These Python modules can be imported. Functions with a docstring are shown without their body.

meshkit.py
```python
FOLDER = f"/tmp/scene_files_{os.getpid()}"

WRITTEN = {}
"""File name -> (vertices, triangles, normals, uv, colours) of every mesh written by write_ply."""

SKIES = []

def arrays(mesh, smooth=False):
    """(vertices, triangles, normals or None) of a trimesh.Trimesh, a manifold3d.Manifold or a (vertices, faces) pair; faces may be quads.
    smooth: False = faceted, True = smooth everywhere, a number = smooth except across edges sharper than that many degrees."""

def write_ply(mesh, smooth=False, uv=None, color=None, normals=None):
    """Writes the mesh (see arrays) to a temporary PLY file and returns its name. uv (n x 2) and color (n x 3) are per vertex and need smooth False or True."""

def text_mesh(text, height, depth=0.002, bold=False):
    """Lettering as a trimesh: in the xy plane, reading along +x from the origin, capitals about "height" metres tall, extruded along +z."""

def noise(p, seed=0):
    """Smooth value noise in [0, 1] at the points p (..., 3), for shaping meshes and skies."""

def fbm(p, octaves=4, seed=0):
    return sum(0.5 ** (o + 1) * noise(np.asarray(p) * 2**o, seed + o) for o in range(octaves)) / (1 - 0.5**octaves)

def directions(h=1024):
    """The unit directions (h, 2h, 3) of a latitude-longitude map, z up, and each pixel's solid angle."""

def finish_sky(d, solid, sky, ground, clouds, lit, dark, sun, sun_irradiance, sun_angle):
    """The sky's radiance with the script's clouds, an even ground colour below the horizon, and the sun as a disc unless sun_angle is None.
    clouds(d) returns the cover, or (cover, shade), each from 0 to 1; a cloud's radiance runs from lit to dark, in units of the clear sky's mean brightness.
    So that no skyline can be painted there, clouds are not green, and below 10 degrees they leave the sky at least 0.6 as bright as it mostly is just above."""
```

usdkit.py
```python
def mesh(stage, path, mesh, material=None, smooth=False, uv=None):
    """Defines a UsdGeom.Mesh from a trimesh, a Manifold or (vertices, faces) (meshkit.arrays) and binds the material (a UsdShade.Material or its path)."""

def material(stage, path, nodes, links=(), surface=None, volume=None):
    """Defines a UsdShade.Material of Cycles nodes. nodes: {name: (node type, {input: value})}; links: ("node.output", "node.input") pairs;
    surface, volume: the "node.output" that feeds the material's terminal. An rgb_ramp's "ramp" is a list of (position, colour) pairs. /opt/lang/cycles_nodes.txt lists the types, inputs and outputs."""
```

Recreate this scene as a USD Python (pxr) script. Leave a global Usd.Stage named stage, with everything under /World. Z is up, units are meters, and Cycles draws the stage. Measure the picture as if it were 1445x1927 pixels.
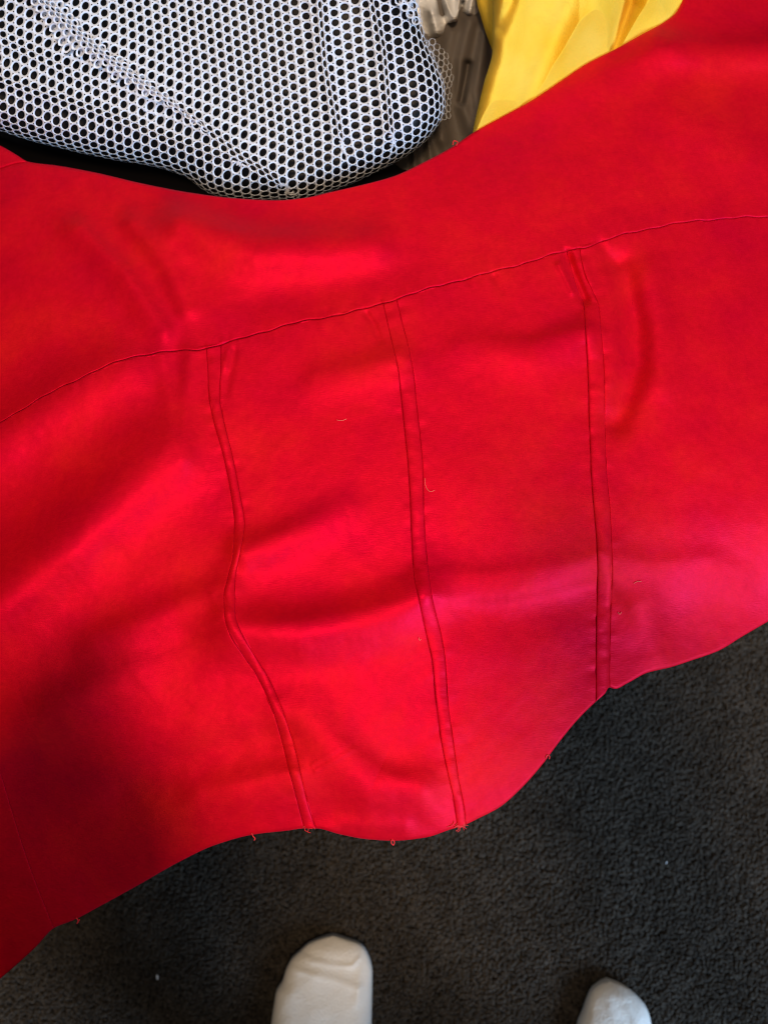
import math, random
import numpy as np, trimesh, manifold3d, usdkit, meshkit
from scipy.spatial import cKDTree
from scipy.interpolate import PchipInterpolator
from pxr import Usd, UsdGeom, UsdLux, Gf, Sdf, Vt, UsdShade

stage = Usd.Stage.CreateInMemory()
UsdGeom.SetStageUpAxis(stage, UsdGeom.Tokens.z)
UsdGeom.SetStageMetersPerUnit(stage, 1.0)
UsdGeom.Xform.Define(stage, '/World')
UsdGeom.Scope.Define(stage, '/World/Looks')
random.seed(5)
rng = np.random.default_rng(5)

# ------------------------------------------------------------------ camera
CAM = np.array([0.0, 0.0, 0.88]); PITCH = math.radians(14.0)     # 14 degrees forward of straight down
FPX, CX, CY = 1480.0, 722.5, 963.5                               # focal length in pixels of the 1445 x 1927 picture
D0 = np.array([0, math.sin(PITCH), -math.cos(PITCH)]); U0 = np.array([0, math.cos(PITCH), math.sin(PITCH)])
cam = UsdGeom.Camera.Define(stage, '/World/camera')
cam.CreateHorizontalApertureAttr(36.0); cam.CreateVerticalApertureAttr(36.0 * 1024 / 767)
cam.CreateFocalLengthAttr(36.0 * FPX / 1445); cam.CreateClippingRangeAttr(Gf.Vec2f(0.02, 50))
cam.CreateFocusDistanceAttr(0.485); cam.CreateFStopAttr(7.5)
cam.CreateExposureAttr(0.12)
M = Gf.Matrix4d(1); M.SetRow(0, Gf.Vec4d(1, 0, 0, 0)); M.SetRow(1, Gf.Vec4d(*U0, 0)); M.SetRow(2, Gf.Vec4d(*(-D0), 0)); M.SetRow(3, Gf.Vec4d(*CAM, 1))
cam.AddTransformOp().Set(M)

# ------------------------------------------------------------------ lamps (a cool window to the right behind the viewer, a warm ceiling lamp, the room's soft bounce)
def look_at(prim, pos, target):
    p, t = Gf.Vec3d(*pos), Gf.Vec3d(*target)
    up = Gf.Vec3d(0, 0, 1) if abs((t - p).GetNormalized()[2]) < 0.98 else Gf.Vec3d(0, 1, 0)
    UsdGeom.Xformable(prim).AddTransformOp().Set(Gf.Matrix4d(1).SetLookAt(p, t, up).GetInverse())
def rect(name, pos, target, w, h, inten, col):
    l = UsdLux.RectLight.Define(stage, '/World/' + name)
    l.CreateWidthAttr(w); l.CreateHeightAttr(h); l.CreateIntensityAttr(inten); l.CreateColorAttr(Gf.Vec3f(*col))
    look_at(l, pos, target); return l
rect('window_light', (1.70, -1.65, 1.45), (0, 0.1, 0.4), 1.1, 1.1, 24.0, (0.45, 0.68, 1.0))
rect('ceiling_lamp', (0.02, -0.49, 2.36), (0, 0.0, 0.4), 0.24, 0.24, 148.0, (1.0, 0.70, 0.42))
rect('ceiling_bounce', (0.0, 0.4, 2.5), (0, 0.4, 0), 3.6, 3.6, 0.64, (1.0, 0.88, 0.76))

# ------------------------------------------------------------------ helpers
def ray(px, py):
    px, py = np.asarray(px, float), np.asarray(py, float)
    a, b = (px - CX) / FPX, (CY - py) / FPX
    return np.stack([a, D0[1] + b * U0[1], D0[2] + b * U0[2]], -1)
def at(px, py, z):                       # the point of height z that the traced picture point stands for
    d = ray(px, py); t = (np.asarray(z) - CAM[2]) / d[..., 2]
    return CAM + d * t[..., None]
used = {}
def unique(path):
    n = used.get(path, 0); used[path] = n + 1
    return path if n == 0 else f'{path}_{n:03d}'
def thing(name, label, cat, group=None, kind=None, loc=(0, 0, 0)):
    x = UsdGeom.Xform.Define(stage, unique('/World/' + name)); x.AddTranslateOp().Set(Gf.Vec3d(*loc))
    tag(x.GetPrim(), label, cat, group, kind); return x.GetPrim()
def tag(p, label=None, cat=None, group=None, kind=None):
    for k, v in (('label', label), ('category', cat), ('group', group), ('kind', kind)):
        if v: p.SetCustomDataByKey(k, v)
    return p
def obj(name, mesh, m, parent=None, smooth=True, label=None, kind=None):
    base = str(parent.GetPath()) if parent else '/World'
    p = usdkit.mesh(stage, unique(base + '/' + name), mesh, m, smooth=smooth).GetPrim()
    return tag(p, label, kind=kind)
def fbm2(x, y, s, seed=0, oct=4):
    return meshkit.fbm(np.stack([x * s, y * s, np.full_like(x, 3.7 + seed * 1.3)], -1), oct, seed) - 0.5
def curve(pts, n=400):
    p = np.array(pts, float); s = np.concatenate([[0], np.cumsum(np.linalg.norm(np.diff(p, axis=0), axis=1))]); s /= s[-1]
    f = PchipInterpolator(s, p); return f(np.linspace(0, 1, n))
def sub(c, t):
    s = np.concatenate([[0], np.cumsum(np.linalg.norm(np.diff(c, axis=0), axis=1))]); s /= s[-1]
    return np.stack([np.interp(t, s, c[:, 0]), np.interp(t, s, c[:, 1])], -1)
def cut(c, a, b):                        # the piece of a curve between the points nearest to a and b
    i, j = (int(np.argmin(np.linalg.norm(c - np.array(q), axis=1))) for q in (a, b))
    return c[i:j + 1] if i < j else c[j:i + 1][::-1]
def tube(pts, r, seg=6, ends=True):
    p = np.asarray(pts, float); n = len(p); r = np.broadcast_to(r, n)
    t = np.gradient(p, axis=0); t /= np.linalg.norm(t, axis=1, keepdims=True) + 1e-12
    a = np.cross(t, [0.13, 0.27, 1.0]); a /= np.linalg.norm(a, axis=1, keepdims=True) + 1e-12; b = np.cross(t, a)
    th = np.linspace(0, 2 * np.pi, seg, endpoint=False)
    v = p[:, None] + r[:, None, None] * (np.cos(th)[None, :, None] * a[:, None] + np.sin(th)[None, :, None] * b[:, None])
    i = np.arange(n - 1)[:, None] * seg; k = np.arange(seg)[None]; k2 = (k + 1) % seg
    q = np.stack([i + k, i + k2, i + seg + k2, i + seg + k], -1).reshape(-1, 4)
    f = np.vstack([q[:, [0, 1, 2]], q[:, [0, 2, 3]]]); v = v.reshape(-1, 3)
    if ends:
        cap = np.arange(1, seg - 1)
        f = np.vstack([f, np.stack([0 * cap, cap + 1, cap], -1), (n - 1) * seg + np.stack([0 * cap, cap, cap + 1], -1)])
    return v, f
def join(parts):
    vs, fs, o = [], [], 0
    for v, f in parts: vs.append(v); fs.append(np.asarray(f) + o); o += len(v)
    return np.vstack(vs), np.vstack(fs)
def edge_distance(p, poly):              # distance to a polyline, and the side it lies on
    poly = np.asarray(poly, float); best = np.full(p.shape[:-1], 1e9); side = np.zeros(p.shape[:-1]); along = np.zeros(p.shape[:-1])
    seg = np.linalg.norm(np.diff(poly, axis=0), axis=1); cum = np.concatenate([[0], np.cumsum(seg)]) / seg.sum()
    for i in range(len(poly) - 1):
        a, e = poly[i], poly[i + 1] - poly[i]; t = np.clip(((p - a) @ e) / (e @ e), 0, 1); d = p - a - t[..., None] * e
        r = np.linalg.norm(d, axis=-1); m = r < best
        best = np.where(m, r, best); side = np.where(m, np.sign(e[0] * d[..., 1] - e[1] * d[..., 0]), side); along = np.where(m, cum[i] + t * (cum[i + 1] - cum[i]), along)
    return best, side, along

# ------------------------------------------------------------------ materials
def look(name, nodes, links, surface='p.BSDF', volume=None):
    return usdkit.material(stage, '/World/Looks/' + name, nodes, links, surface=surface)
def satin(name, c1, c2, c3):
    return look(name, {
        'g': ('geometry', {}),
        'n1': ('noise_texture', {'scale': 15.0, 'detail': 6.0, 'roughness': 0.6}),
        'n2': ('noise_texture', {'scale': 260.0, 'detail': 6.0, 'roughness': 0.75}),
        'map': ('mapping', {'rotation': (0, 0, 0.62), 'scale': (1.0, 5.0, 1.0)}),
        'n3': ('noise_texture', {'scale': 300.0, 'detail': 3.0}),
        'map2': ('mapping', {'rotation': (0, 0, -0.95), 'scale': (1.0, 6.0, 1.0)}),
        'w': ('noise_texture', {'scale': 300.0, 'detail': 2.0}),
        'r1': ('rgb_ramp', {'ramp': [(0.30, c1), (0.52, c2), (0.72, c3)]}),
        'r2': ('rgb_ramp', {'ramp': [(0.35, (0.92, 0.86, 0.86)), (0.65, (1.05, 1.12, 1.12))]}),
        'mx': ('mix_color', {'blend_type': 'multiply', 'fac': 1.0, 'use_clamp': False}),
        'rr': ('map_range', {'from_min': 0.3, 'from_max': 0.7, 'to_min': 0.46, 'to_max': 0.62}),
        'add': ('math', {'math_type': 'add'}),
        'b': ('bump', {'strength': 0.15, 'distance': 0.0006}),
        'p': ('principled_bsdf', {'metallic': 0.26, 'specular_ior_level': 0.45, 'specular_tint': (0.8, 0.025, 0.40), 'sheen_weight': 0.07, 'sheen_roughness': 0.45, 'sheen_tint': (0.9, 0.02, 0.35)}),
    }, [('g.position', 'n1.vector'), ('g.position', 'n2.vector'), ('g.position', 'map.vector'), ('map.vector', 'n3.vector'), ('g.position', 'map2.vector'), ('map2.vector', 'w.vector'),
        ('n1.fac', 'r1.fac'), ('n2.fac', 'r2.fac'), ('r1.color', 'mx.a'), ('r2.color', 'mx.b'), ('mx.result', 'p.base_color'),
        ('n1.fac', 'rr.value'), ('rr.result', 'p.roughness'), ('n3.fac', 'add.value1'), ('w.fac', 'add.value2'), ('add.value', 'b.height'), ('b.normal', 'p.normal')])
RED = satin('red_satin', (0.52, 0.0010, 0.013), (0.60, 0.0030, 0.009), (0.66, 0.0080, 0.006))
RED_DARK = look('red_thread', {'p': ('principled_bsdf', {'base_color': (0.58, 0.003, 0.010), 'roughness': 0.7})}, [])
RED_FRAY = look('frayed_thread', {'p': ('principled_bsdf', {'base_color': (0.62, 0.010, 0.013), 'roughness': 0.7})}, [])
LINT = look('pale_lint', {'p': ('principled_bsdf', {'base_color': (0.70, 0.17, 0.10), 'roughness': 0.8})}, [])
NET = look('white_net', {'p': ('principled_bsdf', {'base_color': (0.78, 0.82, 0.90), 'roughness': 0.5, 'sheen_weight': 0.2}),
                         't': ('translucent_bsdf', {'color': (0.8, 0.8, 0.82)}), 'm': ('mix_closure', {'fac': 0.2})},
           [('p.BSDF', 'm.closure1'), ('t.BSDF', 'm.closure2')], 'm.closure')
BLACK = look('black_cloth', {'g': ('geometry', {}), 'n': ('noise_texture', {'scale': 700.0}), 'b': ('bump', {'strength': 0.3, 'distance': 0.0005}),
                             'p': ('principled_bsdf', {'base_color': (0.006, 0.005, 0.006), 'roughness': 0.5, 'specular_ior_level': 0.25})},
             [('g.position', 'n.vector'), ('n.fac', 'b.height'), ('b.normal', 'p.normal')])
YELLOW = look('yellow_plush', {'g': ('geometry', {}), 'n': ('noise_texture', {'scale': 900.0, 'detail': 3.0}), 'n2': ('noise_texture', {'scale': 30.0, 'detail': 4.0}),
                               'r': ('rgb_ramp', {'ramp': [(0.3, (0.92, 0.58, 0.035)), (0.7, (0.94, 0.67, 0.08))]}),
                               'b': ('bump', {'strength': 0.5, 'distance': 0.0008}),
                               'p': ('principled_bsdf', {'roughness': 1.0, 'specular_ior_level': 0.05, 'sheen_weight': 0.04, 'sheen_roughness': 0.5, 'sheen_tint': (1, 0.75, 0.3)}),
                               't': ('translucent_bsdf', {'color': (0.9, 0.42, 0.02)}), 'm': ('mix_closure', {'fac': 0.18})},
              [('g.position', 'n.vector'), ('g.position', 'n2.vector'), ('n2.fac', 'r.fac'), ('r.color', 'p.base_color'), ('n.fac', 'b.height'), ('b.normal', 'p.normal'), ('p.BSDF', 'm.closure1'), ('t.BSDF', 'm.closure2')], 'm.closure')
FILM = look('clear_film', {'p': ('principled_bsdf', {'base_color': (0.17, 0.145, 0.125), 'roughness': 0.55, 'specular_ior_level': 0.3}),
                           't': ('transparent_bsdf', {'color': (0.8, 0.76, 0.72)}), 'm': ('mix_closure', {'fac': 0.45})},
            [('p.BSDF', 'm.closure1'), ('t.BSDF', 'm.closure2')], 'm.closure')
WHITE = look('white_satin', {'p': ('principled_bsdf', {'base_color': (0.72, 0.72, 0.72), 'roughness': 0.22, 'specular_ior_level': 0.6, 'subsurface_weight': 0.0})}, [])
SOCK = look('white_knit', {'g': ('geometry', {}), 'n': ('noise_texture', {'scale': 500.0, 'detail': 2.0}), 'n2': ('noise_texture', {'scale': 40.0, 'detail': 3.0}),
                           'r': ('rgb_ramp', {'ramp': [(0.3, (0.84, 0.81, 0.74)), (0.7, (0.88, 0.86, 0.80))]}), 'b': ('bump', {'strength': 0.7, 'distance': 0.0010}),
                           'p': ('principled_bsdf', {'roughness': 0.85, 'specular_ior_level': 0.2, 'sheen_weight': 0.3})},
            [('g.position', 'n.vector'), ('g.position', 'n2.vector'), ('n2.fac', 'r.fac'), ('r.color', 'p.base_color'), ('n.fac', 'b.height'), ('b.normal', 'p.normal')])
FLOOR = look('carpet_backing', {'p': ('principled_bsdf', {'base_color': (0.016, 0.014, 0.012), 'roughness': 1.0, 'specular_ior_level': 0.0})}, [])
def pile_look(name, a, b):
    return look(name, {'o': ('object_info', {}), 'g': ('geometry', {}), 'n': ('noise_texture', {'scale': 22.0, 'detail': 4.0}), 'n2': ('noise_texture', {'scale': 170.0, 'detail': 2.0}),
                       'ad': ('math', {'math_type': 'add'}), 'ml': ('math', {'math_type': 'multiply', 'value2': 0.5}),
                       'r': ('rgb_ramp', {'ramp': [(0.38, a), (0.62, b)]}), 'p': ('principled_bsdf', {'roughness': 0.9, 'specular_ior_level': 0.1, 'sheen_weight': 0.05})},
                [('g.position', 'n.vector'), ('g.position', 'n2.vector'), ('n.fac', 'ad.value1'), ('n2.fac', 'ad.value2'), ('ad.value', 'ml.value1'), ('ml.value', 'r.fac'), ('r.color', 'p.base_color')])
PILE = [pile_look('carpet_pile_a', (0.031, 0.024, 0.0175), (0.058, 0.048, 0.037)), pile_look('carpet_pile_b', (0.039, 0.032, 0.023), (0.071, 0.059, 0.046)), pile_look('carpet_pile_c', (0.023, 0.018, 0.013), (0.042, 0.034, 0.026))]
SKIN = look('skin', {'p': ('principled_bsdf', {'base_color': (0.55, 0.34, 0.25), 'roughness': 0.5})}, [])
SHIRT = look('grey_cotton', {'p': ('principled_bsdf', {'base_color': (0.12, 0.12, 0.13), 'roughness': 0.9})}, [])
DENIM = look('dark_cotton', {'p': ('principled_bsdf', {'base_color': (0.03, 0.03, 0.035), 'roughness': 0.9})}, [])

# ------------------------------------------------------------------ the floor
fl = obj('floor', (np.array([[-4, -4, 0], [4, -4, 0], [4, 4, 0], [-4, 4, 0.0]]), np.array([[0, 1, 2], [0, 2, 3]])), FLOOR, smooth=False)
tag(fl, 'dark charcoal carpet floor under the garments and the feet', kind='structure')
def carpet_pile():
    step = 0.0025
    gx, gy = np.meshgrid(np.arange(-0.64, 0.64, step), np.arange(-0.40, 0.17, step))
    gx = gx.ravel() + rng.normal(0, step * 0.30, gx.size); gy = gy.ravel() + rng.normal(0, step * 0.30, gy.size)
    n = len(gx)
    inst = UsdGeom.PointInstancer.Define(stage, unique('/World/carpet_pile'))
    for k in range(6):
        s = trimesh.creation.icosphere(subdivisions=1); v = s.vertices * [0.0016, 0.0017, 0.0024]
        v = v + 0.0007 * (meshkit.noise(v * 900 + k * 7, k)[:, None] - 0.5) * s.vertices * 3; v[:, 2] += 0.0020
        usdkit.mesh(stage, f'{inst.GetPath()}/tuft_{k+1:03d}', (v, s.faces), PILE[k % 3], smooth=True)
    inst.CreatePrototypesRel().SetTargets([Sdf.Path(f'{inst.GetPath()}/tuft_{k+1:03d}') for k in range(6)])
    inst.CreateProtoIndicesAttr(Vt.IntArray.FromNumpy(rng.choice(6, n, p=[.22, .13, .15, .22, .13, .15]).astype(np.int32)))
    hgt = 0.0014 * fbm2(gx, gy, 90, 2) * 2
    inst.CreatePositionsAttr(Vt.Vec3fArray.FromNumpy(np.stack([gx, gy, hgt - 0.0004], -1).astype(np.float32)))
    a = rng.uniform(0, np.pi, n); tilt = rng.normal(0, 0.28, n); q = np.stack([np.cos(a / 2) * np.cos(tilt / 2), np.cos(a / 2) * np.sin(tilt / 2), np.sin(a / 2) * np.sin(tilt / 2), np.sin(a / 2) * np.cos(tilt / 2)], -1)
    inst.CreateOrientationsAttr(Vt.QuathArray([Gf.Quath(float(w), float(x), float(y), float(z)) for w, x, y, z in q]))
    s = rng.uniform(0.75, 1.25, n)[:, None] * np.ones(3); inst.CreateScalesAttr(Vt.Vec3fArray.FromNumpy(s.astype(np.float32)))
    tag(inst.GetPrim(), 'short dark grey looped pile of the carpet around the socks', 'carpet', kind='stuff')
carpet_pile()

# ------------------------------------------------------------------ the corset: one draped surface, cut into band, panels and boning channels
TOP = curve([(-90, 240), (-30, 262), (0, 273), (30, 290), (52, 303), (110, 311), (180, 324), (270, 345), (360, 362), (440, 372), (520, 376), (570, 372), (620, 361), (690, 345), (740, 331), (800, 303), (850, 276), (893, 247), (940, 221), (1000, 188), (1060, 148), (1100, 121), (1160, 90), (1210, 62), (1250, 40), (1272, 22), (1283, 2), (1292, -25), (1320, -90)], 700)
SEAM = curve([(-90, 850), (-30, 812), (0, 795), (60, 760), (130, 722), (200, 690), (250, 672), (300, 664), (340, 661), (380, 657), (430, 645), (480, 630), (540, 612), (620, 596), (700, 578), (760, 558), (850, 532), (950, 506), (1050, 477), (1100, 465), (1180, 440), (1260, 423), (1350, 412), (1445, 408), (1540, 406)], 900)
SEAM[:, 1] += 1.2 * np.sin(SEAM[:, 0] / 19.0) + 0.9 * np.sin(SEAM[:, 0] / 7.3 + 1)
HEM = curve([(-90, 1915), (-40, 1874), (0, 1843), (35, 1813), (67, 1783), (101, 1748), (142, 1731), (189, 1706), (263, 1665), (337, 1623), (405, 1591), (479, 1571), (540, 1564), (572, 1560), (595, 1560), (640, 1571), (690, 1580), (740, 1583), (800, 1577), (850, 1561), (868, 1556), (900, 1541), (940, 1520), (980, 1485), (1020, 1440), (1050, 1400), (1085, 1357), (1121, 1321), (1138, 1306), (1147, 1294), (1157, 1297), (1181, 1286), (1217, 1267), (1262, 1256), (1302, 1243), (1352, 1225), (1397, 1198), (1445, 1170), (1540, 1115)], 1200)
C1L = curve([(388, 656), (391, 700), (392, 737), (400, 783), (420, 857), (435, 932), (441, 982), (439, 1036), (429, 1086), (421.6, 1120), (422.6, 1159), (433, 1196), (456, 1232), (481, 1268), (510, 1329), (529, 1390), (546, 1459), (558, 1504), (572, 1560)], 500)
C1R = curve([(416, 650), (415, 700), (413, 745), (420, 787), (437, 857), (451, 928), (460, 986), (452, 1040), (443, 1086), (441.5, 1118), (443, 1159), (455, 1192), (476, 1229), (507, 1280), (537, 1352), (556, 1413), (568, 1466), (579, 1512), (595, 1560)], 500)
C2L = curve([(721, 572), (730, 613), (738, 647), (749, 696), (755, 754), (761, 810), (767, 870), (771, 932), (775, 1030), (779, 1084), (789, 1133), (802, 1194), (813, 1246), (819, 1310), (829, 1390), (843, 1459), (853, 1504), (860, 1559)], 500)
C2R = curve([(746, 562), (757, 608), (767, 646), (774, 679), (779, 710), (783, 754), (790, 816), (796, 891), (797, 953), (802, 1036), (806, 1075), (815, 1133), (830, 1194), (838, 1246), (842, 1310), (853, 1398), (863, 1466), (873, 1520), (877, 1552)], 500)
C3L = curve([(1066, 473), (1074, 505), (1086, 545), (1098, 573), (1102, 637), (1106, 708), (1108, 784), (1110, 840), (1112, 896), (1117, 960), (1122, 1020), (1124, 1075), (1122, 1158), (1121, 1268), (1121, 1321)], 500)
C3R = curve([(1091, 467), (1099, 512), (1114, 546), (1126, 574), (1130, 614), (1136, 689), (1138, 765), (1139, 845), (1142, 896), (1148, 965), (1151, 1034), (1152, 1075), (1150, 1116), (1148, 1185), (1147, 1268), (1147, 1294)], 500)
SIDE = curve([(-90, 1290), (-40, 1385), (-6, 1440), (20, 1520), (45, 1600), (70, 1670), (90, 1720), (101, 1748)], 300)

FOLDS = [  # polyline, width above / below it (px), height (mm) at its two ends : soft ridges (+) and valleys (-) of the cloth
    ([(440, 1185), (560, 1190), (690, 1165), (800, 1130)], 44, 56, 6.5, 5.0),
    ([(458, 1040), (540, 1010), (650, 955)], 30, 40, 4.0, 1.2),
    ([(600, 712), (690, 694), (745, 676)], 28, 44, 1.5, 2.6),
    ([(880, 650), (1000, 665), (1098, 625)], 28, 44, 1.2, 3.2),
    ([(-60, 1175), (0, 1128), (110, 1040), (200, 955), (310, 860)], 72, 70, 11.0, 6.0),
    ([(-40, 850), (60, 785), (140, 735), (220, 690)], 50, 60, 5.0, 4.0),
    ([(180, 1205), (300, 1160), (425, 1110)], 34, 40, 2.0, 3.2),
    ([(425, 1150), (380, 1180)], 16, 22, 1.6, 0.6),
    ([(-60, 1400), (60, 1370), (160, 1320), (240, 1260)], 56, 60, 7.0, 3.0),
    ([(240, 1490), (330, 1440), (430, 1410), (530, 1390)], 40, 60, -3.0, -2.2),
    ([(380, 1500), (470, 1480), (550, 1460)], 34, 50, 2.0, 2.6),
    ([(565, 1345), (640, 1430), (700, 1490), (790, 1490)], 46, 60, 3.0, 5.0),
    ([(560, 1330), (600, 1360)], 26, 26, -.7, -.5),
    ([(805, 1085), (920, 1098), (1040, 1075), (1130, 1052), (1230, 1070), (1330, 1060)], 30, 60, 1.6, 1.2),
    ([(830, 1150), (960, 1160), (1120, 1110)], 30, 50, -2.2, -2.0),
    ([(1165, 500), (1192, 600), (1196, 690), (1160, 790)], 28, 28, -2.8, -3.6),
    ([(1150, 520), (1160, 640), (1150, 760)], 18, 20, 1.4, 1.4),
    ([(1225, 520), (1245, 620), (1245, 720)], 36, 36, 1.6, 1.6),
    ([(1205, 1140), (1235, 1230)], 36, 34, 2.2, 1.6),
    ([(150, 430), (230, 510), (305, 620)], 22, 32, 2.8, 2.4),
    ([(250, 420), (320, 500), (350, 580)], 26, 22, 2.4, 1.8),
    ([(340, 420), (480, 470), (700, 460)], 40, 50, 5.5, 3.0),
    ([(1240, 75), (1340, 98), (1500, 85)], 30, 44, 3.4, 5.0),
    ([(1040, 180), (1160, 130), (1260, 95)], 26, 40, 1.4, 1.8),
    ([(1300, 220), (1400, 280), (1500, 300)], 60, 60, 2.0, 2.0),
    ([(560, 1590), (640, 1555), (760, 1560)], 20, 24, 1.4, 1.4),
    ([(1068, 480), (1082, 520), (1100, 562)], 10, 9, -2.2, -2.0),
    ([(1052, 498), (1078, 548)], 7, 8, .9, .9),
    ([(1096, 490), (1112, 530)], 6, 6, .35, .35),
    ([(425, 690), (432, 660)], 8, 12, .6, .6),
    ([(440, 660), (424, 740)], 9, 9, -.8, -.5),
    ([(300, 670), (318, 740), (320, 830)], 18, 18, 1.0, 0.5),
    ([(360, 665), (350, 760), (345, 860)], 18, 18, 1.2, 0.8),
    ([(690, 590), (705, 612), (715, 640)], 7, 8, -0.8, -0.5),
    ([(930, 520), (945, 545)], 8, 8, -0.8, -0.3),
    ([(1130, 460), (1160, 500)], 12, 12, -0.9, -0.5),
    ([(594, 1451), (630, 1432), (666, 1409)], 5, 5, .28, .14),
    ([(588, 1440), (640, 1408)], 4, 4, .2, .1),
    ([(400, 1120), (412, 1150)], 8, 8, .3, .2),
    ([(480, 560), (600, 545), (760, 500)], 40, 40, -1.0, -1.2),
]
FOLD = 1.8
def perp(p, pts, d):                     # how squarely a point lies to one side of a polyline's overall direction, -1 .. 1
    a, b = np.array(pts[0], float), np.array(pts[-1], float); e = (b - a) / np.linalg.norm(b - a); m = (a + b) / 2
    return np.tanh((e[0] * (p[..., 1] - m[1]) - e[1] * (p[..., 0] - m[0])) / 12.0)
def drape(px, py):                       # height of the corset's cloth above the floor
    px, py = np.asarray(px, float), np.asarray(py, float); p = np.stack([px, py], -1)
    z = 0.405 + 0.020 * (1300 - py) / 1300
    sig = lambda x: 1 / (1 + np.exp(-np.clip(x, -40, 40)))
    z = z - 0.022 * sig((px - 980 + (py - 1250) * 0.35) / 150) * sig((py - 1090) / 45)          # falls away to the right below the fold
    z = z - 0.030 * np.log1p(np.exp((px - 1180) / 170.0)) * 0.30
    z = z - 0.030 * np.log1p(np.exp((px - 1150) / 150.0)) * 0.45 * sig((py - 1060) / 80)
    z = z - 0.030 * np.log1p(np.exp((250 - px) / 130.0)) * 0.26
    z = z - 0.012 * np.log1p(np.exp((py - 1480) / 60.0)) * 0.6
    z = z - 0.045 * sig((150 - px + (py - 1500) * 0.6) / 85) * sig((py - 1340) / 50)
    for pts, wa, wb, a0, a1 in FOLDS:
        d, s, al = edge_distance(p, pts); sp = perp(p, pts, d) ; w = (wa + wb) / 2 + (wb - wa) / 2 * sp
        z = z + FOLD * (a0 + (a1 - a0) * al) * 0.001 * np.exp(-(d / w) ** 2)
    for c in (C1L, C1R, C2L, C2R, C3L, C3R, SEAM):                  # little puckers where the rows of stitches draw the cloth in
        d, s, al = edge_distance(p, c[::len(c) // 14]); n_ = len(c) * al
        z = z + 0.00075 * (meshkit.noise(np.stack([al * (60 if c is not SEAM else 150), s * 3.0, 0 * al + len(c) * .01], -1), 3) - 0.5) * np.exp(-(d / 15) ** 2)
    z = z + 0.0022 * fbm2(px, py, 1 / 130.0, 1) + 0.0006 * fbm2(px, py, 1 / 34.0, 4)
    return z
def spaced(n, lo, hi, px):               # parameters with fine rows next to rolled edges
    t = np.linspace(0, 1, n)
    extra = np.array([0, 0.6, 1.3, 2.1, 3.2, 4.6, 6.2, 8.5]) / px
    if lo: t = np.concatenate([extra, t[t > extra[-1] * 1.15]])
    if hi: t = np.concatenate([t[t < 1 - extra[-1] * 1.15], 1 - extra[::-1]])
    return t
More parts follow.
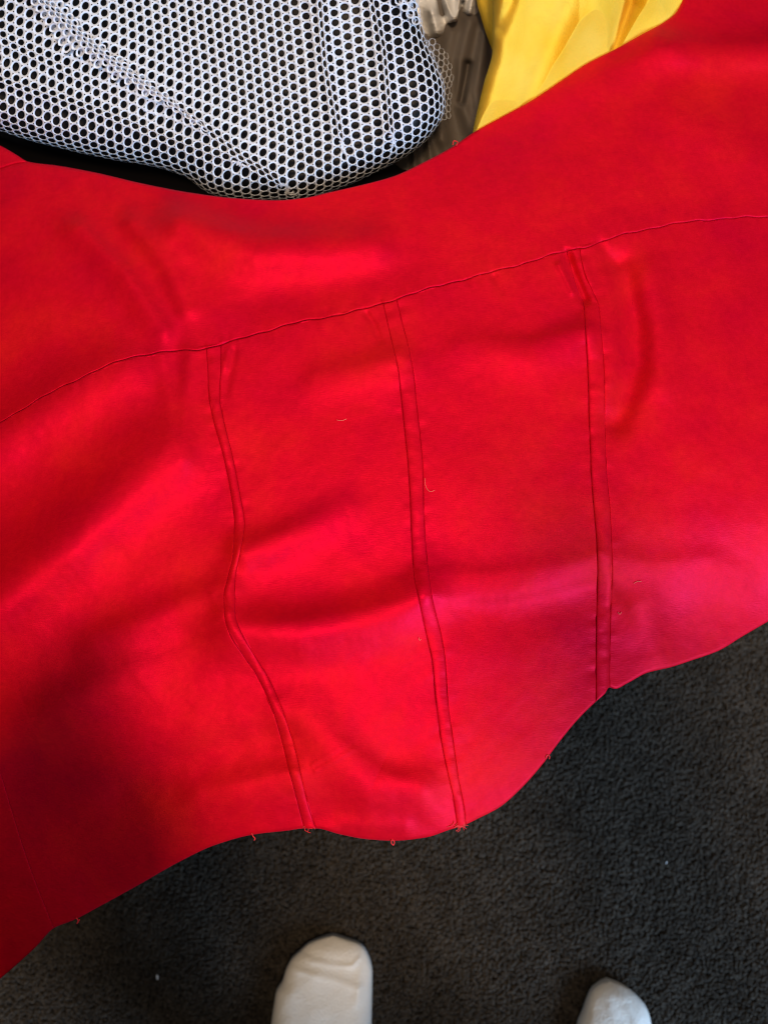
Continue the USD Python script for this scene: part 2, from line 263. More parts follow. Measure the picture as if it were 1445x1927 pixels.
def patch(L, R, T, B, ns, nt, roll=(2.0, 2.0, 2.0, 2.0), rpx=6.0, lift=None, thick=0.0012, zf=drape):
    """A piece of cloth between four curves (L, R run down; T, B run right), its edges rolled under, with a back face."""
    wpx = np.linalg.norm(T[-1] - T[0]) * .5 + np.linalg.norm(B[-1] - B[0]) * .5; hpx = np.linalg.norm(np.diff(L, axis=0), axis=1).sum()
    s, t = spaced(ns, roll[0] > 0, roll[1] > 0, wpx), spaced(nt, roll[2] > 0, roll[3] > 0, hpx)
    Lc, Rc, Tc, Bc = sub(L, t), sub(R, t), sub(T, s), sub(B, s); S, Tt = np.meshgrid(s, t)
    P = (1 - S)[..., None] * Lc[:, None] + S[..., None] * Rc[:, None] + (1 - Tt)[..., None] * Tc[None] + Tt[..., None] * Bc[None]
    P -= ((1 - S) * (1 - Tt))[..., None] * T[0] + (S * (1 - Tt))[..., None] * T[-1] + ((1 - S) * Tt)[..., None] * B[0] + (S * Tt)[..., None] * B[-1]
    z = zf(P[..., 0], P[..., 1])
    wloc = np.linalg.norm(Rc - Lc, axis=1)[:, None]; hloc = np.linalg.norm(Bc - Tc, axis=1)[None]
    for r, d, rp in zip(roll, (S * wloc, (1 - S) * wloc, Tt * hloc, (1 - Tt) * hloc), np.broadcast_to(rpx, 4)):
        if r > 0:
            q = np.clip(1 - d / rp, 0, 1); z = z - r * 0.001 * (1 - np.sqrt(np.clip(1 - q ** 2, 0, 1)))
    if lift is not None: z = z + lift(S, Tt, P)
    V = at(P[..., 0], P[..., 1], z); m, n = V.shape[:2]
    i = np.arange(m * n).reshape(m, n); q = np.stack([i[:-1, :-1], i[1:, :-1], i[1:, 1:], i[:-1, 1:]], -1).reshape(-1, 4)
    f = np.vstack([q[:, [0, 1, 2]], q[:, [0, 2, 3]]]); v = V.reshape(-1, 3)
    k = np.unique(np.concatenate([np.arange(0, m, 4), [m - 1]])); j = np.unique(np.concatenate([np.arange(0, n, 4), [n - 1]]))
    back = V.reshape(-1, 3) - [0, 0, thick]
    rim = np.concatenate([i[0, :], i[1:, -1], i[-1, -2::-1], i[-2:0:-1, 0]]); rn = np.roll(rim, -1); N = m * n
    w = np.stack([rim, rn, rn + N, rim + N], -1); w = np.vstack([w[:, [0, 1, 2]], w[:, [0, 2, 3]]])
    return np.vstack([v, back]), np.vstack([f, f[:, ::-1] + N, w])

corset = thing('corset', 'red satin corset with three vertical boning channels, draped over dark cloth', 'corset')
edge = lambda a, b, n=60: np.stack([np.linspace(a[0], b[0], n), np.linspace(a[1], b[1], n)], -1)
def seam_at(p): return SEAM[np.argmin(np.linalg.norm(SEAM - np.array(p), axis=1))]
def hem_at(p): return HEM[np.argmin(np.linalg.norm(HEM - np.array(p), axis=1))]
SNUB = np.array([52, 303.0])
SIDE_SEAM = curve([(-90, 360), (-40, 331), (0, 316), (28, 307), (52, 303)], 120)
# upper band
bandL = edge(SIDE_SEAM[0], SEAM[0], 120)
topfull = np.vstack([SIDE_SEAM, cut(TOP, SNUB, TOP[-1])[1:]])
bandR = curve([(1320, -90), (1540, -91), (1541, 150), (1540, 406)], 200)
obj('waist_band', patch(bandL, bandR, topfull, SEAM, 520, 230, (0, 0, 2.2, 3.2), (4, 4, 8, 3.6)), RED, corset, label='wide plain red band along the top edge')
tri = cut(TOP, TOP[0], SNUB)
obj('side_band', patch(edge(TOP[0], SIDE_SEAM[0]), edge(SNUB, SNUB + [0.4, 1.0]), tri, SIDE_SEAM, 60, 50, (0, 0, 1.5, 1.6), 6.0), RED, corset, label='corner of the band beyond the side seam')
# panels
def snap(c, top, bottom):
    c = c.copy(); c[0] = seam_at(c[0]) if top else c[0]; c[-1] = hem_at(c[-1]) if bottom else c[-1]; return c
C1L, C1R, C2L, C2R, C3L, C3R = (snap(c, True, True) for c in (C1L, C1R, C2L, C2R, C3L, C3R))
SIDE = snap(SIDE, False, True)
leftL = np.vstack([edge(SEAM[0], SIDE[0], 200)[:-1], SIDE])
def panel(L, R, ns, nt, roll=(0.36, 0.36, 0.5, 1.8), **k):
    return patch(L, R, cut(SEAM, L[0], R[0]), cut(HEM, L[-1], R[-1]), ns, nt, roll, (3.4, 3.4, 2.4, 7.0), **k)
obj('panel', panel(leftL, C1L, 240, 470, (0.3, 0.36, 0.5, 1.8)), RED, corset)
obj('panel', panel(C1R, C2L, 200, 430), RED, corset)
obj('panel', panel(C2R, C3L, 190, 420), RED, corset)
obj('panel', panel(C3R, edge(SEAM[-1], HEM[-1], 200), 200, 370, (0.36, 0, 0.5, 1.8)), RED, corset)
obj('side_panel', patch(edge(SIDE[0], HEM[0], 200), SIDE, edge(SIDE[0], SIDE[0] + [.5, 0]), cut(HEM, HEM[0], SIDE[-1]), 60, 220, (0, 0.45, 0, 1.2), 6.0), RED, corset)
# boning channels: a stitched casing with a bone inside that starts a little below the seam
def channel(L, R, start, h, seed):
    def lift(S, T, P):
        bulge = np.clip(1 - (2 * S - 1) ** 2, 0, 1) ** 0.6
        on = 1 / (1 + np.exp(-(P[..., 1] - start) / 2.2))
        pk = fbm2(P[..., 0] * 0 + seed, P[..., 1], 1 / 16.0, seed) * 0.0007 * np.clip((P[..., 1] - 900) / 300, 0.25, 1)
        return bulge * (0.0005 + h * on * 0.001 + pk) - 0.0002
    return patch(L, R, cut(SEAM, L[0], R[0]), cut(HEM, L[-1], R[-1]), 30, 520, (0.36, 0.36, 0.5, 1.2), (2.2, 2.2, 2.4, 5), lift)
for L, R, st, h in ((C1L, C1R, 752, 0.9), (C2L, C2R, 736, 0.6), (C3L, C3R, 572, 1.1)):
    obj('boning_channel', channel(L, R, st, h, int(st)), RED, corset)
# rows of stitches along both sides of each channel
def stitches(c, off, pitch=5.2, y0=-1e9, y1=1e9):
    out = []; ln = np.linalg.norm(np.diff(c, axis=0), axis=1).sum(); n = int(ln / pitch)
    q = sub(c, np.linspace(0.004, 0.992, n)); tg = np.gradient(q, axis=0); tg /= np.linalg.norm(tg, axis=1, keepdims=True); nr = np.stack([-tg[:, 1], tg[:, 0]], -1)
    for i in range(n):
        if not y0 < q[i, 1] < y1: continue
        cc = q[i] + nr[i] * off + rng.normal(0, 0.25, 2); e = np.array([cc - tg[i] * pitch * .33, cc, cc + tg[i] * pitch * .33])
        z = drape(e[:, 0], e[:, 1]) + np.array([-0.0010, -0.0003, -0.0010])
        out.append(tube(at(e[:, 0], e[:, 1], z), 0.00028, 5))
    return join(out)
for c, o in ((C1L, -2.0), (C1R, 3.0), (C2L, -2.0), (C2R, 2.5), (C3L, -2.0), (C3R, 2.5)):
    obj('stitching', stitches(c, o), RED_DARK, corset, kind='stuff')
# loose threads on the hem and frayed casing ends
def thread(pts, r, m, dz=0.0):
    c = curve(pts, 24); z = drape(c[:, 0], c[:, 1]) + dz
    return obj('loose_thread', tube(at(c[:, 0], c[:, 1], z), r, 6), m, corset)
thread([(474, 1568), (476, 1574), (480, 1579), (478, 1582)], 0.00035, RED_FRAY)
thread([(738, 1580), (736, 1586), (740, 1591), (742, 1586), (739, 1581)], 0.00035, RED_FRAY)
thread([(1026, 1428), (1030, 1421), (1034, 1424), (1033, 1429)], 0.0004, RED_FRAY)
thread([(143, 1728), (147, 1733), (145, 1739), (150, 1731)], 0.0004, RED_FRAY)
thread([(852, 272), (855, 264), (861, 267), (858, 273)], 0.0004, RED_FRAY, 0.0012)
def fray(cx, cy, n, spread):
    out = []
    for i in range(n):
        a = rng.uniform(0.2, 2.9); l = rng.uniform(5, 13); x, y = cx + rng.normal(0, spread), cy + rng.normal(0, 3)
        c = np.array([[x, y], [x + l * .5 * math.cos(a) + rng.normal(0, 1), y + l * .5 * math.sin(a)], [x + l * math.cos(a), y + l * math.sin(a) * .8]])
        out.append(tube(at(c[:, 0], c[:, 1], drape(c[:, 0], c[:, 1]) + 0.0004), 0.00022, 4))
    return join(out)
obj('frayed_end', fray(866, 1552, 26, 6), RED_FRAY, corset)
obj('frayed_end', fray(580, 1556, 12, 5), RED_FRAY, corset)
# bits of lint lying on the satin
def lint(pts, label, r=0.00016):
    c = curve(pts, 20); p = at(c[:, 0], c[:, 1], drape(c[:, 0], c[:, 1]) + 0.0005)
    tag(obj('lint_fibre', tube(p, r, 5), LINT), label, 'lint')
lint([(634, 790), (642, 791), (652, 788)], 'pale straight lint fibre on the second red panel, between the left and middle channel')
lint([(799, 900), (801, 915), (810, 925), (818, 922)], 'curled pale lint fibre beside the middle boning channel', 0.00014)
lint([(1193, 1098), (1198, 1095), (1207, 1094)], 'short pale lint fibre on the right red panel, near its fold')
lint([(1163, 1152), (1166, 1156), (1169, 1152)], 'tiny bent lint fibre just right of the right boning channel')
lint([(788, 1200), (790, 1205), (792, 1203)], 'tiny orange lint fleck left of the middle boning channel')

# ------------------------------------------------------------------ black cloth heap that everything lies on
def black_height(px, py):
    z = np.minimum(drape(np.clip(px, -90, 1540), np.maximum(py, 250)), 0.43) - 0.013
    sg = lambda x: 1 / (1 + np.exp(-np.clip(x, -40, 40)))
    top = np.interp(px, TOP[:, 0], TOP[:, 1]); off = np.clip((top + 40 - py) / 60, 0, 1)
    z = z - 0.036 * off + 0.02 * np.clip((300 - py) / 360, 0, 3) * off
    z = z - 0.10 * sg((px - 770) / 18) * off
    z = z + 0.0030 * np.sin((py - 0.22 * px) / 11.0 + 2 * fbm2(px, py, 1 / 120., 5)) * np.clip((400 - py) / 120, 0, 1) * np.clip((520 - px) / 200, 0, 1)
    return z
def heap():
    hem = HEM - [0, 120]; hem[:, 0] = 722 + (hem[:, 0] - 722) * 0.97
    T = edge((-160, -160), (1600, -160), 200); B = np.stack([np.linspace(-40, 1480, 200), np.interp(np.linspace(-40, 1480, 200), hem[:, 0], hem[:, 1])], -1)
    v, f = patch(edge(T[0], B[0]), edge(T[-1], B[-1]), T, B, 200, 240, (0, 0, 0, 0), zf=black_height, thick=0.004)
    s = np.linspace(0, 1, 200); ring = np.vstack([sub(T, s), sub(edge(T[-1], B[-1]), s)[1:], sub(B, s)[::-1][1:], sub(edge(T[0], B[0]), s)[::-1][1:-1]])
    top = at(ring[:, 0], ring[:, 1], black_height(ring[:, 0], ring[:, 1])) - [0, 0, 0.002]; c = top.mean(0); n = len(ring); rows = [top]
    for k in range(1, 9):
        w = 1 - 0.12 * k / 8 + 0.02 * np.sin(np.arange(n) / 5.0) * k / 8; q = c + (top - c) * w[:, None]; q[:, 2] = top[:, 2] * (1 - k / 8) + 0.001; rows.append(q)
    vv = np.vstack(rows); i = np.arange(8)[:, None] * n; k = np.arange(n)[None]; k2 = (k + 1) % n
    q = np.stack([i + k, i + k2, i + n + k2, i + n + k], -1).reshape(-1, 4)
    return join([(v, f), (vv, np.vstack([q[:, [0, 1, 2]], q[:, [0, 2, 3]]]))])
hp = obj('black_cloth', heap(), BLACK)
tag(hp, 'black cloth heap under the white net and red corset', 'cloth')

# ------------------------------------------------------------------ white net over a black bundle
NET_EDGE = curve([(-260, 170), (-100, 218), (0, 246), (50, 262), (120, 280), (200, 298), (300, 316), (350, 334), (400, 366), (450, 376), (540, 380), (640, 354), (720, 318), (780, 283), (818, 245), (838, 200), (838, 168), (824, 120), (802, 70), (790, 10), (780, -60), (760, -200)], 900)
ntree = cKDTree(NET_EDGE)
ntan = np.gradient(NET_EDGE, axis=0); ntan /= np.linalg.norm(ntan, axis=1, keepdims=True)
nin = np.stack([ntan[:, 1], -ntan[:, 0]], -1)
k = np.hanning(81); k /= k.sum()
nin = np.stack([np.convolve(np.pad(nin[:, j], 40, 'edge'), k, 'valid') for j in (0, 1)], -1); nin /= np.linalg.norm(nin, axis=1, keepdims=True)
def net_side(p):
    d, i = ntree.query(p); s = ((p - NET_EDGE[i]) * nin[i]).sum(-1)
    return np.where(s >= 0, d, -d), i
NET_FOLDS = [([(40, -40), (180, 90), (350, 212), (430, 268), (520, 340)], 26, 0.62), ([(0, 150), (130, 190), (330, 262), (430, 300)], 22, 0.42), ([(600, -40), (610, 120), (640, 250)], 24, 0.52), ([(690, -40), (722, 90), (735, 240)], 22, 0.58), ([(-20, 60), (140, 140), (260, 200)], 24, 0.3)]
def net_height(px, py, inset=0.0):
    p = np.stack([px, py], -1); d, _ = net_side(p); W = 60.0
    z = 0.405 + 0.055 * np.clip((380 - py) / 380, -1, 2) + 0.0
    q = np.clip(1 - d / W, 0, 1); z = z - 0.026 * (1 - np.sqrt(np.clip(1 - q ** 2, 0, 1)))
    for (pts, w, kk), a in zip(NET_FOLDS, (0.0042, 0.0024, 0.0028, 0.0032, 0.0018)):
        dd, s, al = edge_distance(p, pts); z = z + a * np.exp(-(dd / (w * 0.9)) ** 2)
    return z + 0.004 * fbm2(px, py, 1 / 150.0, 8)
def net_warp(q):
    d, i = net_side(q); W, E = 44.0, 54.0; pw = (W + E) / W
    f = np.where(d < W, W * (np.clip(d + E, 0, None) / (W + E)) ** pw, d)
    q = q + nin[i] * (f - d)[:, None]
    for pts, w, kk in NET_FOLDS:
        dd, s, al = edge_distance(q, pts); poly = np.asarray(pts, float); j = np.clip((al * (len(poly) - 1)).astype(int), 0, len(poly) - 2)
        e = poly[j + 1] - poly[j]; e /= np.linalg.norm(e, axis=1, keepdims=True); nr = np.stack([-e[:, 1], e[:, 0]], -1)
        q = q - nr * (s * dd * kk * np.exp(-(dd / (w * 1.3)) ** 2))[:, None]
    return q
def lattice(x0, x1, y0, y1, pitch, ang):
    a = pitch * 0.866; c, s = math.cos(ang), math.sin(ang); out = []
    R = max(x1 - x0, y1 - y0); m = (np.array([x0 + x1, y0 + y1]) / 2)
    for i in range(int(-R / a), int(R / a) + 1):
        for j in range(int(-R / pitch), int(R / pitch) + 1):
            x, y = i * a, (j + 0.5 * (i % 2)) * pitch; X, Y = m[0] + c * x - s * y, m[1] + s * x + c * y
            if x0 < X < x1 and y0 < Y < y1: out.append((X, Y))
    return np.array(out)
def net_mesh(centres, pitch, ang, warp, zf, hole, thread_t):
    """Knitted net: every cell a ring whose rounded wall runs from the shared ridge down to its hole."""
    K = 18; th = np.arange(K) * 2 * np.pi / K + ang
    hexr = pitch / 2 / np.cos(((th - ang) % (np.pi / 3)) - np.pi / 6); hexr = pitch / 2 / np.cos(((th - ang + np.pi / 6) % (np.pi / 3)) - np.pi / 6)
    u = np.stack([-np.sin(th), np.cos(th)], -1); n = len(centres)
    hole = np.broadcast_to(hole, n); vs = []
    for frac, lift in ((1.0, 1.0), (0.55, 0.86), (0.0, 0.25), (0.12, -0.55), (1.0, -0.6)):
        r = hexr[None] * frac + (1 - frac) * (hole[:, None] * pitch / 2) * (1 + 0.05 * np.cos(2 * th)[None])
        q = centres[:, None] + u[None] * r[..., None]; jit = 0.9 * (fbm2(q[..., 0], q[..., 1], 1 / 9.0, 11, 2))
        q = warp((q + jit[..., None]).reshape(-1, 2)).reshape(n, K, 2); z = zf(q[..., 0], q[..., 1]) + thread_t * lift
        vs.append(at(q[..., 0], q[..., 1], z))
    V = np.stack(vs, 1); m = V.shape[1]; idx = np.arange(n * m * K).reshape(n, m, K); f = []
    for r in range(m - 1):
        a, b = idx[:, r], idx[:, r + 1]; a2, b2 = np.roll(a, -1, 1), np.roll(b, -1, 1)
        f += [np.stack([a, a2, b2], -1).reshape(-1, 3), np.stack([a, b2, b], -1).reshape(-1, 3)]
    return V.reshape(-1, 3), np.vstack(f)
net = thing('net_fabric', 'white hexagonal mesh net draped over a black bundle, top left', 'net')
ang = math.radians(-6); pitch = 18.6
cs = lattice(-150, 960, -170, 470, pitch, ang); d, _ = net_side(cs); cs = cs[d > -50]
d, _ = net_side(cs)
hole = 0.67 + 0.15 * np.clip(1 - d / 110, 0, 1) - 0.05 * np.clip((420 - np.hypot(cs[:, 0] - 330, cs[:, 1] + 40)) / 420, 0, 1)
obj('net', net_mesh(cs, pitch, ang, net_warp, net_height, hole, 0.0009), NET, net)
# the net doubled over along its long fold
fold = np.array([(60, -30), (130, 60), (230, 130), (330, 200), (400, 250)], float)
cs2 = lattice(-60, 480, -90, 330, 15.0, ang + 0.5); dd, s, al = edge_distance(cs2, fold); lim = 36 * np.clip(1.15 - al, 0.15, 1)
cs2 = cs2[(dd < lim)]
obj('net_fold', net_mesh(cs2, 15.0, ang + 0.5, net_warp, lambda x, y: net_height(x, y) + 0.0035, 0.58, 0.0009), NET, net, label='doubled-over fold of the net')
cs3 = lattice(690, 812, -60, 60, 16.5, 0.35); dd, i = net_side(cs3); q3 = cs3[(dd > 6) & (cs3[:, 0] > 745 + cs3[:, 1] * 0.75)]
obj('net_fold', net_mesh(q3, 16.5, 0.35, lambda q: q, lambda x, y: net_height(x, y) + 0.004, 0.62, 0.0009), NET, net, label='doubled net at the upper right corner')
flap = curve([(815, 75), (842, 92), (856, 130), (861, 175), (852, 215), (818, 232)], 60)
cs4 = lattice(790, 872, 60, 245, 12.5, 0.25)
from shapely.geometry import Polygon, Point
fp = Polygon(np.vstack([flap, [(800, 232), (800, 75)]])); cs4 = cs4[[fp.contains(Point(*c)) for c in cs4]]
obj('net_flap', net_mesh(cs4, 12.5, 0.25, lambda q: q + np.stack([3.0 * np.sin(q[:, 1] / 17.0) - 0.006 * np.clip(q[:, 0] - 820, 0, None) ** 2, 7 * fbm2(q[:, 0], q[:, 1], 1 / 22., 2)], -1), lambda x, y: 0.400 + 0.0001 * (300 - y) - 0.0005 * (x - 800), 0.86, 0.0004), NET, net, label='thin loose flap of net at the right edge')
# the dark bundle inside it
def bundle_height(px, py): return net_height(px, py) - 0.011
def bundle():
    e = NET_EDGE + nin * 7.0; e2 = cut(e, e[0], (640, 348)); r2 = cut(e, (640, 348), e[-1])[::-1]
    tl = np.array([-260, -220.0]); return patch(edge(tl, e2[0]), r2, edge(tl, r2[0], 200), e2, 220, 150, (0, 0, 0, 0), zf=bundle_height, thick=0.003)
bd = obj('black_bundle', bundle(), BLACK); tag(bd, 'black fabric bundle seen through the holes of the white net', 'cloth')

# ------------------------------------------------------------------ yellow cloth
YL = curve([(925, -120), (926, -40), (927, 30), (927, 88), (910, 157), (889, 250), (886, 268)], 200)
def yellow_height(px, py):
    p = np.stack([px, py], -1); z = 0.408 + 0.05 * (250 - py) / 250
    def stepr(pts, w, a):
        d, s, al = edge_distance(p, pts); return a * np.tanh(s * d / w)
    z = z + stepr([(1090, -120), (1066, 0), (1036, 63), (980, 190), (940, 300)], 15, 0.0045)      # the layer left of this line lies on top
    z = z + 0.010 * np.exp(-(edge_distance(p, [(990, -120), (950, 60), (900, 260)])[0] / 38) ** 2)
    z = z - 0.005 * np.exp(-(edge_distance(p, [(972, -100), (962, 5), (942, 52)])[0] / 12) ** 2)
    z = z + 0.011 * np.exp(-(edge_distance(p, [(1140, -120), (1120, 20), (1060, 170)])[0] / 34) ** 2)
    z = z + 0.012 * np.exp(-(edge_distance(p, [(1240, -120), (1225, 20), (1180, 110)])[0] / 30) ** 2)
    z = z - 0.016 * np.exp(-(edge_distance(p, [(1200, -120), (1186, 5), (1158, 90)])[0] / 18) ** 2)
    d = p[..., 0] - np.interp(p[..., 1], YL[:, 1], YL[:, 0]); q = np.clip(1 - d / 26, 0, 1); z = z - 0.016 * (1 - np.sqrt(np.clip(1 - q * q, 0, 1)))
    z = z - 0.00020 * np.clip(px - 1090, 0, None)
    return np.minimum(z + 0.003 * fbm2(px, py, 1 / 60., 9), drape(px, py) - 0.002 + 0.06 * np.clip((np.interp(px, TOP[:, 0], TOP[:, 1]) - py) / 150, 0, 2))
yc = thing('yellow_cloth', 'soft golden yellow cloth in long folds behind the red corset', 'cloth')
T = edge(YL[0], (1420, -120), 100); B = curve([YL[-1]] + [(x, np.interp(x, TOP[:, 0], TOP[:, 1]) + 16) for x in (900, 950, 1000, 1060, 1120, 1180, 1240, 1275)] + [(1420, 20)], 200)
obj('front_fold', patch(YL, edge(T[-1], B[-1]), T, B, 260, 220, (0, 0, 0, 0), zf=yellow_height, thick=0.002), YELLOW, yc)
L2 = curve([(893, -120), (898, 0), (904, 22), (914, 55), (928, 92)], 80); R2 = curve([(960, -120), (955, 0), (950, 60), (945, 110)], 80)
obj('back_fold', patch(L2, R2, edge(L2[0], R2[0]), edge(L2[-1], R2[-1]), 60, 90, (5, 0, 0, 0), 16., zf=lambda x, y: 0.372 + 0.05 * (250 - y) / 250 + 0.002 * fbm2(x, y, 1 / 40., 3), thick=0.002), YELLOW, yc, label='shaded fold tucked behind on the left')

# ------------------------------------------------------------------ plastic film and white satin between net and yellow cloth
def film_height(px, py):
    p = np.stack([px, py], -1); z = 0.362 + 0.04 * (250 - py) / 250
    for pts, w, a in (([(885, 40), (868, 110), (872, 200), (900, 280)], 15, 0.006), ([(912, 60), (896, 170), (905, 250)], 12, 0.005), ([(850, 60), (832, 140), (830, 260)], 16, 0.005), ([(800, 230), (818, 340)], 8, 0.004), ([(778, 260), (782, 340)], 7, 0.004), ([(868, 190), (880, 120)], 7, -0.008), ([(830, 250), (850, 310)], 12, 0.003)):
        z = z + a * np.exp(-(edge_distance(p, pts)[0] / w) ** 2)
    return z + 0.004 * fbm2(px, py, 1 / 70., 6, 2)
T = edge((740, -60), (990, -60)); B = edge((700, 390), (960, 360))
fm = obj('plastic_film', patch(edge(T[0], B[0]), edge(T[-1], B[-1]), T, B, 150, 220, (0, 0, 0, 0), zf=film_height, thick=0.0006), FILM)
tag(fm, 'crinkled clear plastic film in the shaded gap beside the yellow cloth', 'plastic')
def crumple(px, py):
    p = np.stack([px, py], -1); z = 0.385 + 0.05 * (100 - py) / 250
    for pts, w, a in (([(838, 0), (846, 20), (852, 40)], 9, 0.012), ([(812, 20), (822, 55)], 12, 0.009), ([(826, -10), (832, 24)], 5, -0.012), ([(868, -10), (860, 30)], 8, 0.010), ([(890, -10), (884, 20)], 8, 0.008), ([(870, 0), (868, 14)], 4, -0.010)):
        z = z + a * np.exp(-(edge_distance(p, pts)[0] / w) ** 2)
    return z + 0.004 * fbm2(px, py, 1 / 22., 13)
L = curve([(776, -70), (780, 0), (790, 40), (800, 66)], 60); R = curve([(908, -70), (904, 0), (902, 25), (900, 32)], 60)
B = curve([(800, 66), (818, 71), (834, 63), (843, 42), (860, 36), (866, 16), (876, 24), (900, 32)], 120)
ws = obj('white_wrap', patch(L, R, edge(L[0], R[0]), B, 130, 110, (0, 4, 0, 6), 8., zf=crumple, thick=0.001), WHITE)
tag(ws, 'glossy white crumpled wrap between the net and the yellow cloth', 'wrapping')

# ------------------------------------------------------------------ the person's feet in white socks
person = thing('person', 'person in white socks standing on the carpet, only the toes in view', 'person')
def foot(outline_l, outline_r, tip, seed, ridges):
    """Loft from the traced outline of the sock: left and right edge as functions of distance from the toe, sections with a flat sole."""
    lp = at(*np.array(outline_l, float).T, 0.014); rp = at(*np.array(outline_r, float).T, 0.014); tp = at(np.array([tip[0]]), np.array([tip[1]]), 0.016)[0]
    lp, rp = np.vstack([[tp], lp]), np.vstack([[tp], rp])
    y0 = tp[1]; ln = 0.245
    def ex(p, wd):                        # carried on to the heel
        e = [(y0 - 0.10, wd * 0.050), (y0 - 0.16, wd * 0.040), (y0 - 0.215, wd * 0.034), (y0 - 0.238, wd * 0.024), (y0 - ln, wd * 0.004)]
        cx = (lp[-1, 0] + rp[-1, 0]) / 2; q = np.vstack([p[:, :2], [(cx + a, b) for b, a in e if b < p[-1, 1] - .02]]); o = np.argsort(-q[:, 1]); q = q[o]
        q = q[np.concatenate([[True], np.diff(q[:, 1]) < -1e-5])]; return PchipInterpolator(y0 - q[:, 1], q[:, 0])
    fl_, fr_ = ex(lp, -1), ex(rp, 1)
    top = PchipInterpolator([0, .004, .012, .03, .06, .10, .15, .19, .23, ln], [.015, .020, .027, .034, .040, .052, .078, .085, .07, .02])
    dist = np.concatenate([np.linspace(0, 1, 40) ** 1.8 * 0.05, np.linspace(0.0508, ln, 90)]); K = 72; th = np.linspace(0, 2 * np.pi, K, endpoint=False)
    V = []
    for dd in dist:
        xl, xr, h = float(fl_(dd)), float(fr_(dd)), float(top(dd)); cx, hw = (xl + xr) / 2, max((xr - xl) / 2, 1e-4)
        c, s = np.cos(th), np.sin(th); x = cx + hw * np.sign(c) * np.abs(c) ** 0.75
        z = np.where(s > 0, 0.014 + (h - 0.014) * np.abs(s) ** 0.8, 0.014 - 0.012 * np.abs(s) ** 0.6)
        V.append(np.stack([x, np.full(K, y0 - dd), z], -1))
    V = np.array(V)
    flat = V.reshape(-1, 3).copy(); nz = np.clip((flat[:, 2] - 0.014) / 0.02, 0, 1)
    flat[:, 2] += nz * 0.004 * (meshkit.fbm(flat * 45 + seed, 3, seed) - 0.5)
    for pts, w, a in ridges:
        q = at(*np.array(pts, float).T, 0.034)[:, :2]; d, _, _ = edge_distance(flat[:, :2], q); flat[:, 2] += nz * a * np.exp(-(d / w) ** 2)
    V = flat.reshape(V.shape); n = len(dist); idx = np.arange(n * K).reshape(n, K); a, b = idx[:-1], idx[1:]; a2, b2 = np.roll(a, -1, 1), np.roll(b, -1, 1)
    f = np.vstack([np.stack([a, a2, b2], -1).reshape(-1, 3), np.stack([a, b2, b], -1).reshape(-1, 3)])
    v = np.vstack([flat, V[0].mean(0), V[-1].mean(0)]); N = n * K; k = np.arange(K); k2 = (k + 1) % K
    f = np.vstack([f, np.stack([np.full(K, N), k2, k], -1), np.stack([np.full(K, N + 1), (n - 1) * K + k, (n - 1) * K + k2], -1)])
    cx = float(fl_(0.2) + fr_(0.2)) / 2; ank = np.array([cx, y0 - 0.20, 0.0])
    leg = tube(np.array([ank + [0, 0, .045], ank + [0, .004, .09], ank + [0, .004, .15], ank + [0, 0, .19]]), np.array([.034, .037, .039, .043]), 40)
    return (v, f), leg, ank
OUT = (([(612, 1764.5), (596, 1769), (580, 1776), (566, 1788), (549, 1804), (539, 1823), (532, 1845), (521, 1863), (516, 1892), (511, 1927)], [(641, 1765), (656, 1769), (672, 1774), (685, 1784), (693, 1798), (698.5, 1814), (700.6, 1828), (700, 1880), (699, 1927)], (627, 1763), 3,
        [([(552, 1800), (590, 1812), (630, 1820), (662, 1822), (676, 1808)], .0018, .0022), ([(548, 1827), (600, 1838), (640, 1848), (676, 1862)], .0018, .0020), ([(570, 1800), (680, 1838)], .006, -.0015), ([(678, 1835), (672, 1890)], .003, .0015)]),
       ([(1140, 1848.7), (1131, 1851), (1123, 1855.5), (1115, 1861.5), (1105, 1880), (1097, 1903), (1087, 1927)], [(1154, 1848.8), (1164, 1851.5), (1173, 1855.5), (1183, 1861.5), (1199, 1875), (1213, 1892), (1220, 1910), (1223, 1927)], (1147, 1848), 4,
        [([(1160, 1866), (1180, 1890), (1200, 1935)], .003, .002), ([(1120, 1890), (1112, 1940)], .003, .001), ([(1150, 1900), (1172, 1945)], .004, .002)]))
ankles = []
for (l, r, tip, seed, rd), lab in zip(OUT, ('white sock with two creases across the toes', 'white sock pointed at the toes, cut by the lower edge of the view')):
    ft, leg, ank = foot(l, r, tip, seed, rd); ankles.append(ank)
    obj('sock', join([ft, leg]), SOCK, person, label=lab)
def hull(a, ra, b, rb):
    s = [manifold3d.Manifold.sphere(r, 24).translate(list(map(float, p))) for p, r in ((a, ra), (b, rb))]; return manifold3d.Manifold.batch_hull(s)
def legs(grow, z0):
    hip = (ankles[0] + ankles[1]) / 2 + [0, -0.02, 0.80]; out = []
    for sgn, an in zip((-1, 1), ankles):
        a, kn, hp_ = an + [0, 0, z0], an * .9 + hip * [.1, .1, 0] + [0, .015, .45], hip + [sgn * .085, 0, 0]
        out += [hull(a, .034 + grow, kn, .052 + grow), hull(kn, .052 + grow, hp_, .080 + grow), hull(hp_, .08 + grow, hip, .09 + grow)]
    return manifold3d.Manifold.batch_boolean(out, manifold3d.OpType.Add)
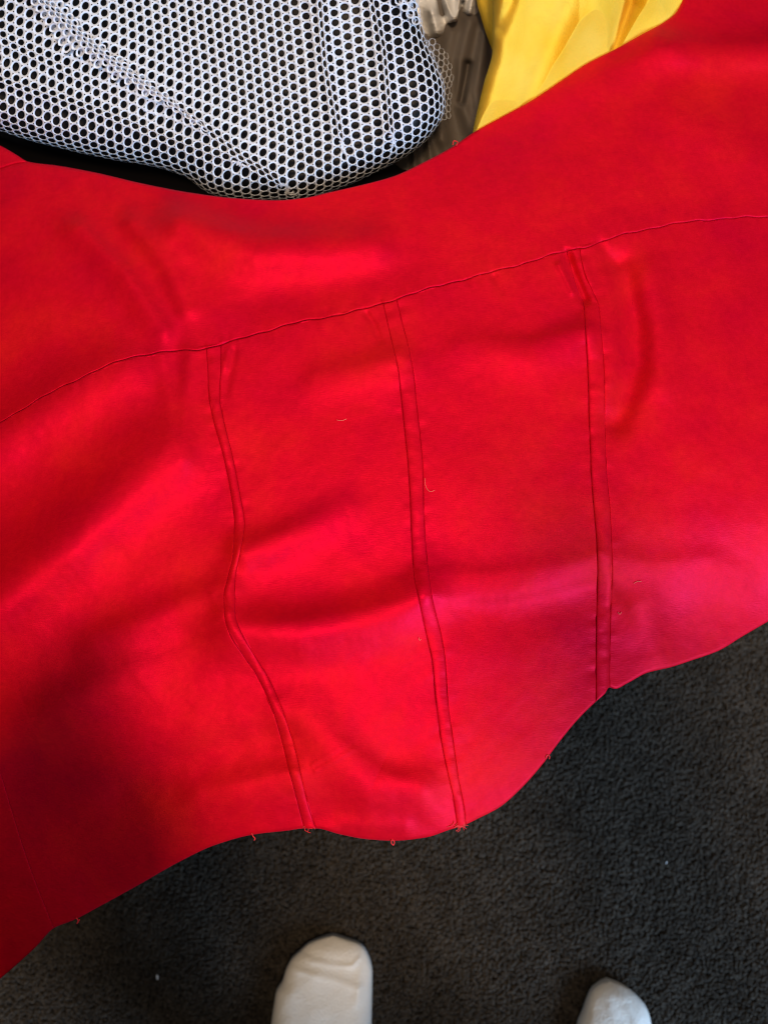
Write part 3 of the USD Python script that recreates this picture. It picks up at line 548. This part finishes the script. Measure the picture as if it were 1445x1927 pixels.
def torso(grow):                         # leaning back a little over the hips
    hip = (ankles[0] + ankles[1]) / 2 + [0, -0.02, 0.84]; o = []; b = -.08
    for sgn in (-1, 1):
        o += [hull(hip + [sgn * .07, 0, 0], .10 + grow, hip + [sgn * .08, b * .7, .34], .085 + grow), hull(hip + [sgn * .08, b * .7, .34], .085 + grow, hip + [sgn * .145, b, .50], .055 + grow)]
    o += [hull(hip + [-.145, b, .5], .055 + grow, hip + [.145, b, .5], .055 + grow), hull(hip + [-.08, b * .4, .2], .09 + grow, hip + [.08, b, .45], .07 + grow), hull(hip + [.08, b * .4, .2], .09 + grow, hip + [-.08, b, .45], .07 + grow)]
    return manifold3d.Manifold.batch_boolean(o, manifold3d.OpType.Add)
def head():
    hip = (ankles[0] + ankles[1]) / 2 + [0, -0.10, 0.84]
    return hull(hip + [0, -.01, .5], .05, hip + [0, .01, .62], .05) + hull(hip + [0, .02, .66], .075, hip + [0, .0, .74], .085)
def arms(grow, hands=True):
    hip = (ankles[0] + ankles[1]) / 2 + [0, -0.02, 0.84]; o = []
    for sgn, tgt in ((1, np.array([.105, -.070, .915])), (-1, np.array([-.165, -.090, .715]))):
        sh = hip + [sgn * .17, -.09, .49]; el = hip + ([.12, .09, .11] if sgn > 0 else [-.20, .06, .12])
        if not hands: el2 = el + (tgt - el) * .72; o += [hull(sh, .050 + grow, el, .062 + grow), hull(el, .062 + grow, el2, .060 + grow)]; continue
        o += [hull(sh, .050, el, .042), hull(el, .042, tgt + [0, -.06, 0], .026), hull(tgt + [0, -.06, 0], .024, tgt + [sgn * -.012, -.01, .004], .020), hull(tgt + [0, -.06, 0], .022, tgt + [sgn * .014, -.012, .004], .018)]
        for k, ln in enumerate((.036, .046, .050, .042)):              # fingers curled inward along the edge of what is held
            a = tgt + [sgn * (.018 - .012 * k), -.008, .006]; b = a + [sgn * -.006, ln * .7, .010]; o += [hull(a, .009, b, .0085), hull(b, .0085, b + [sgn * -ln * .5, ln * .2, .012], .0075)]
        a = tgt + [sgn * -.022, -.045, .004]; o += [hull(a, .011, a + [sgn * -.022, .024, .012], .009)]
    return manifold3d.Manifold.batch_boolean(o, manifold3d.OpType.Add)
obj('body', legs(0.0, 0.10) + torso(0.0) + head() + arms(0.0), SKIN, person)
obj('trousers', legs(0.012, 0.17), DENIM, person)
obj('shirt', torso(0.014) + arms(0.010, False), SHIRT, person)

# ------------------------------------------------------------------ scraps on the carpet
def scrap(px, py, s, label):
    c = at(np.array([px]), np.array([py]), 0.007)[0]; a = rng.uniform(0, 3)
    v = trimesh.creation.icosphere(subdivisions=1).vertices * [s, s * .4, s * .25]; v[:, 2] += 0.2 * s * np.sin(v[:, 0] / s * 2)
    R = np.array([[math.cos(a), -math.sin(a), 0], [math.sin(a), math.cos(a), 0], [0, 0, 1]])
    tag(obj('paper_scrap', (v @ R.T + c, trimesh.creation.icosphere(subdivisions=1).faces), WHITE), label, 'scrap')
scrap(296, 1840, 0.0026, 'tiny white paper scrap on the carpet left of the socks')
scrap(1254, 1624, 0.0014, 'tiny white paper scrap on the carpet below the right end of the corset')
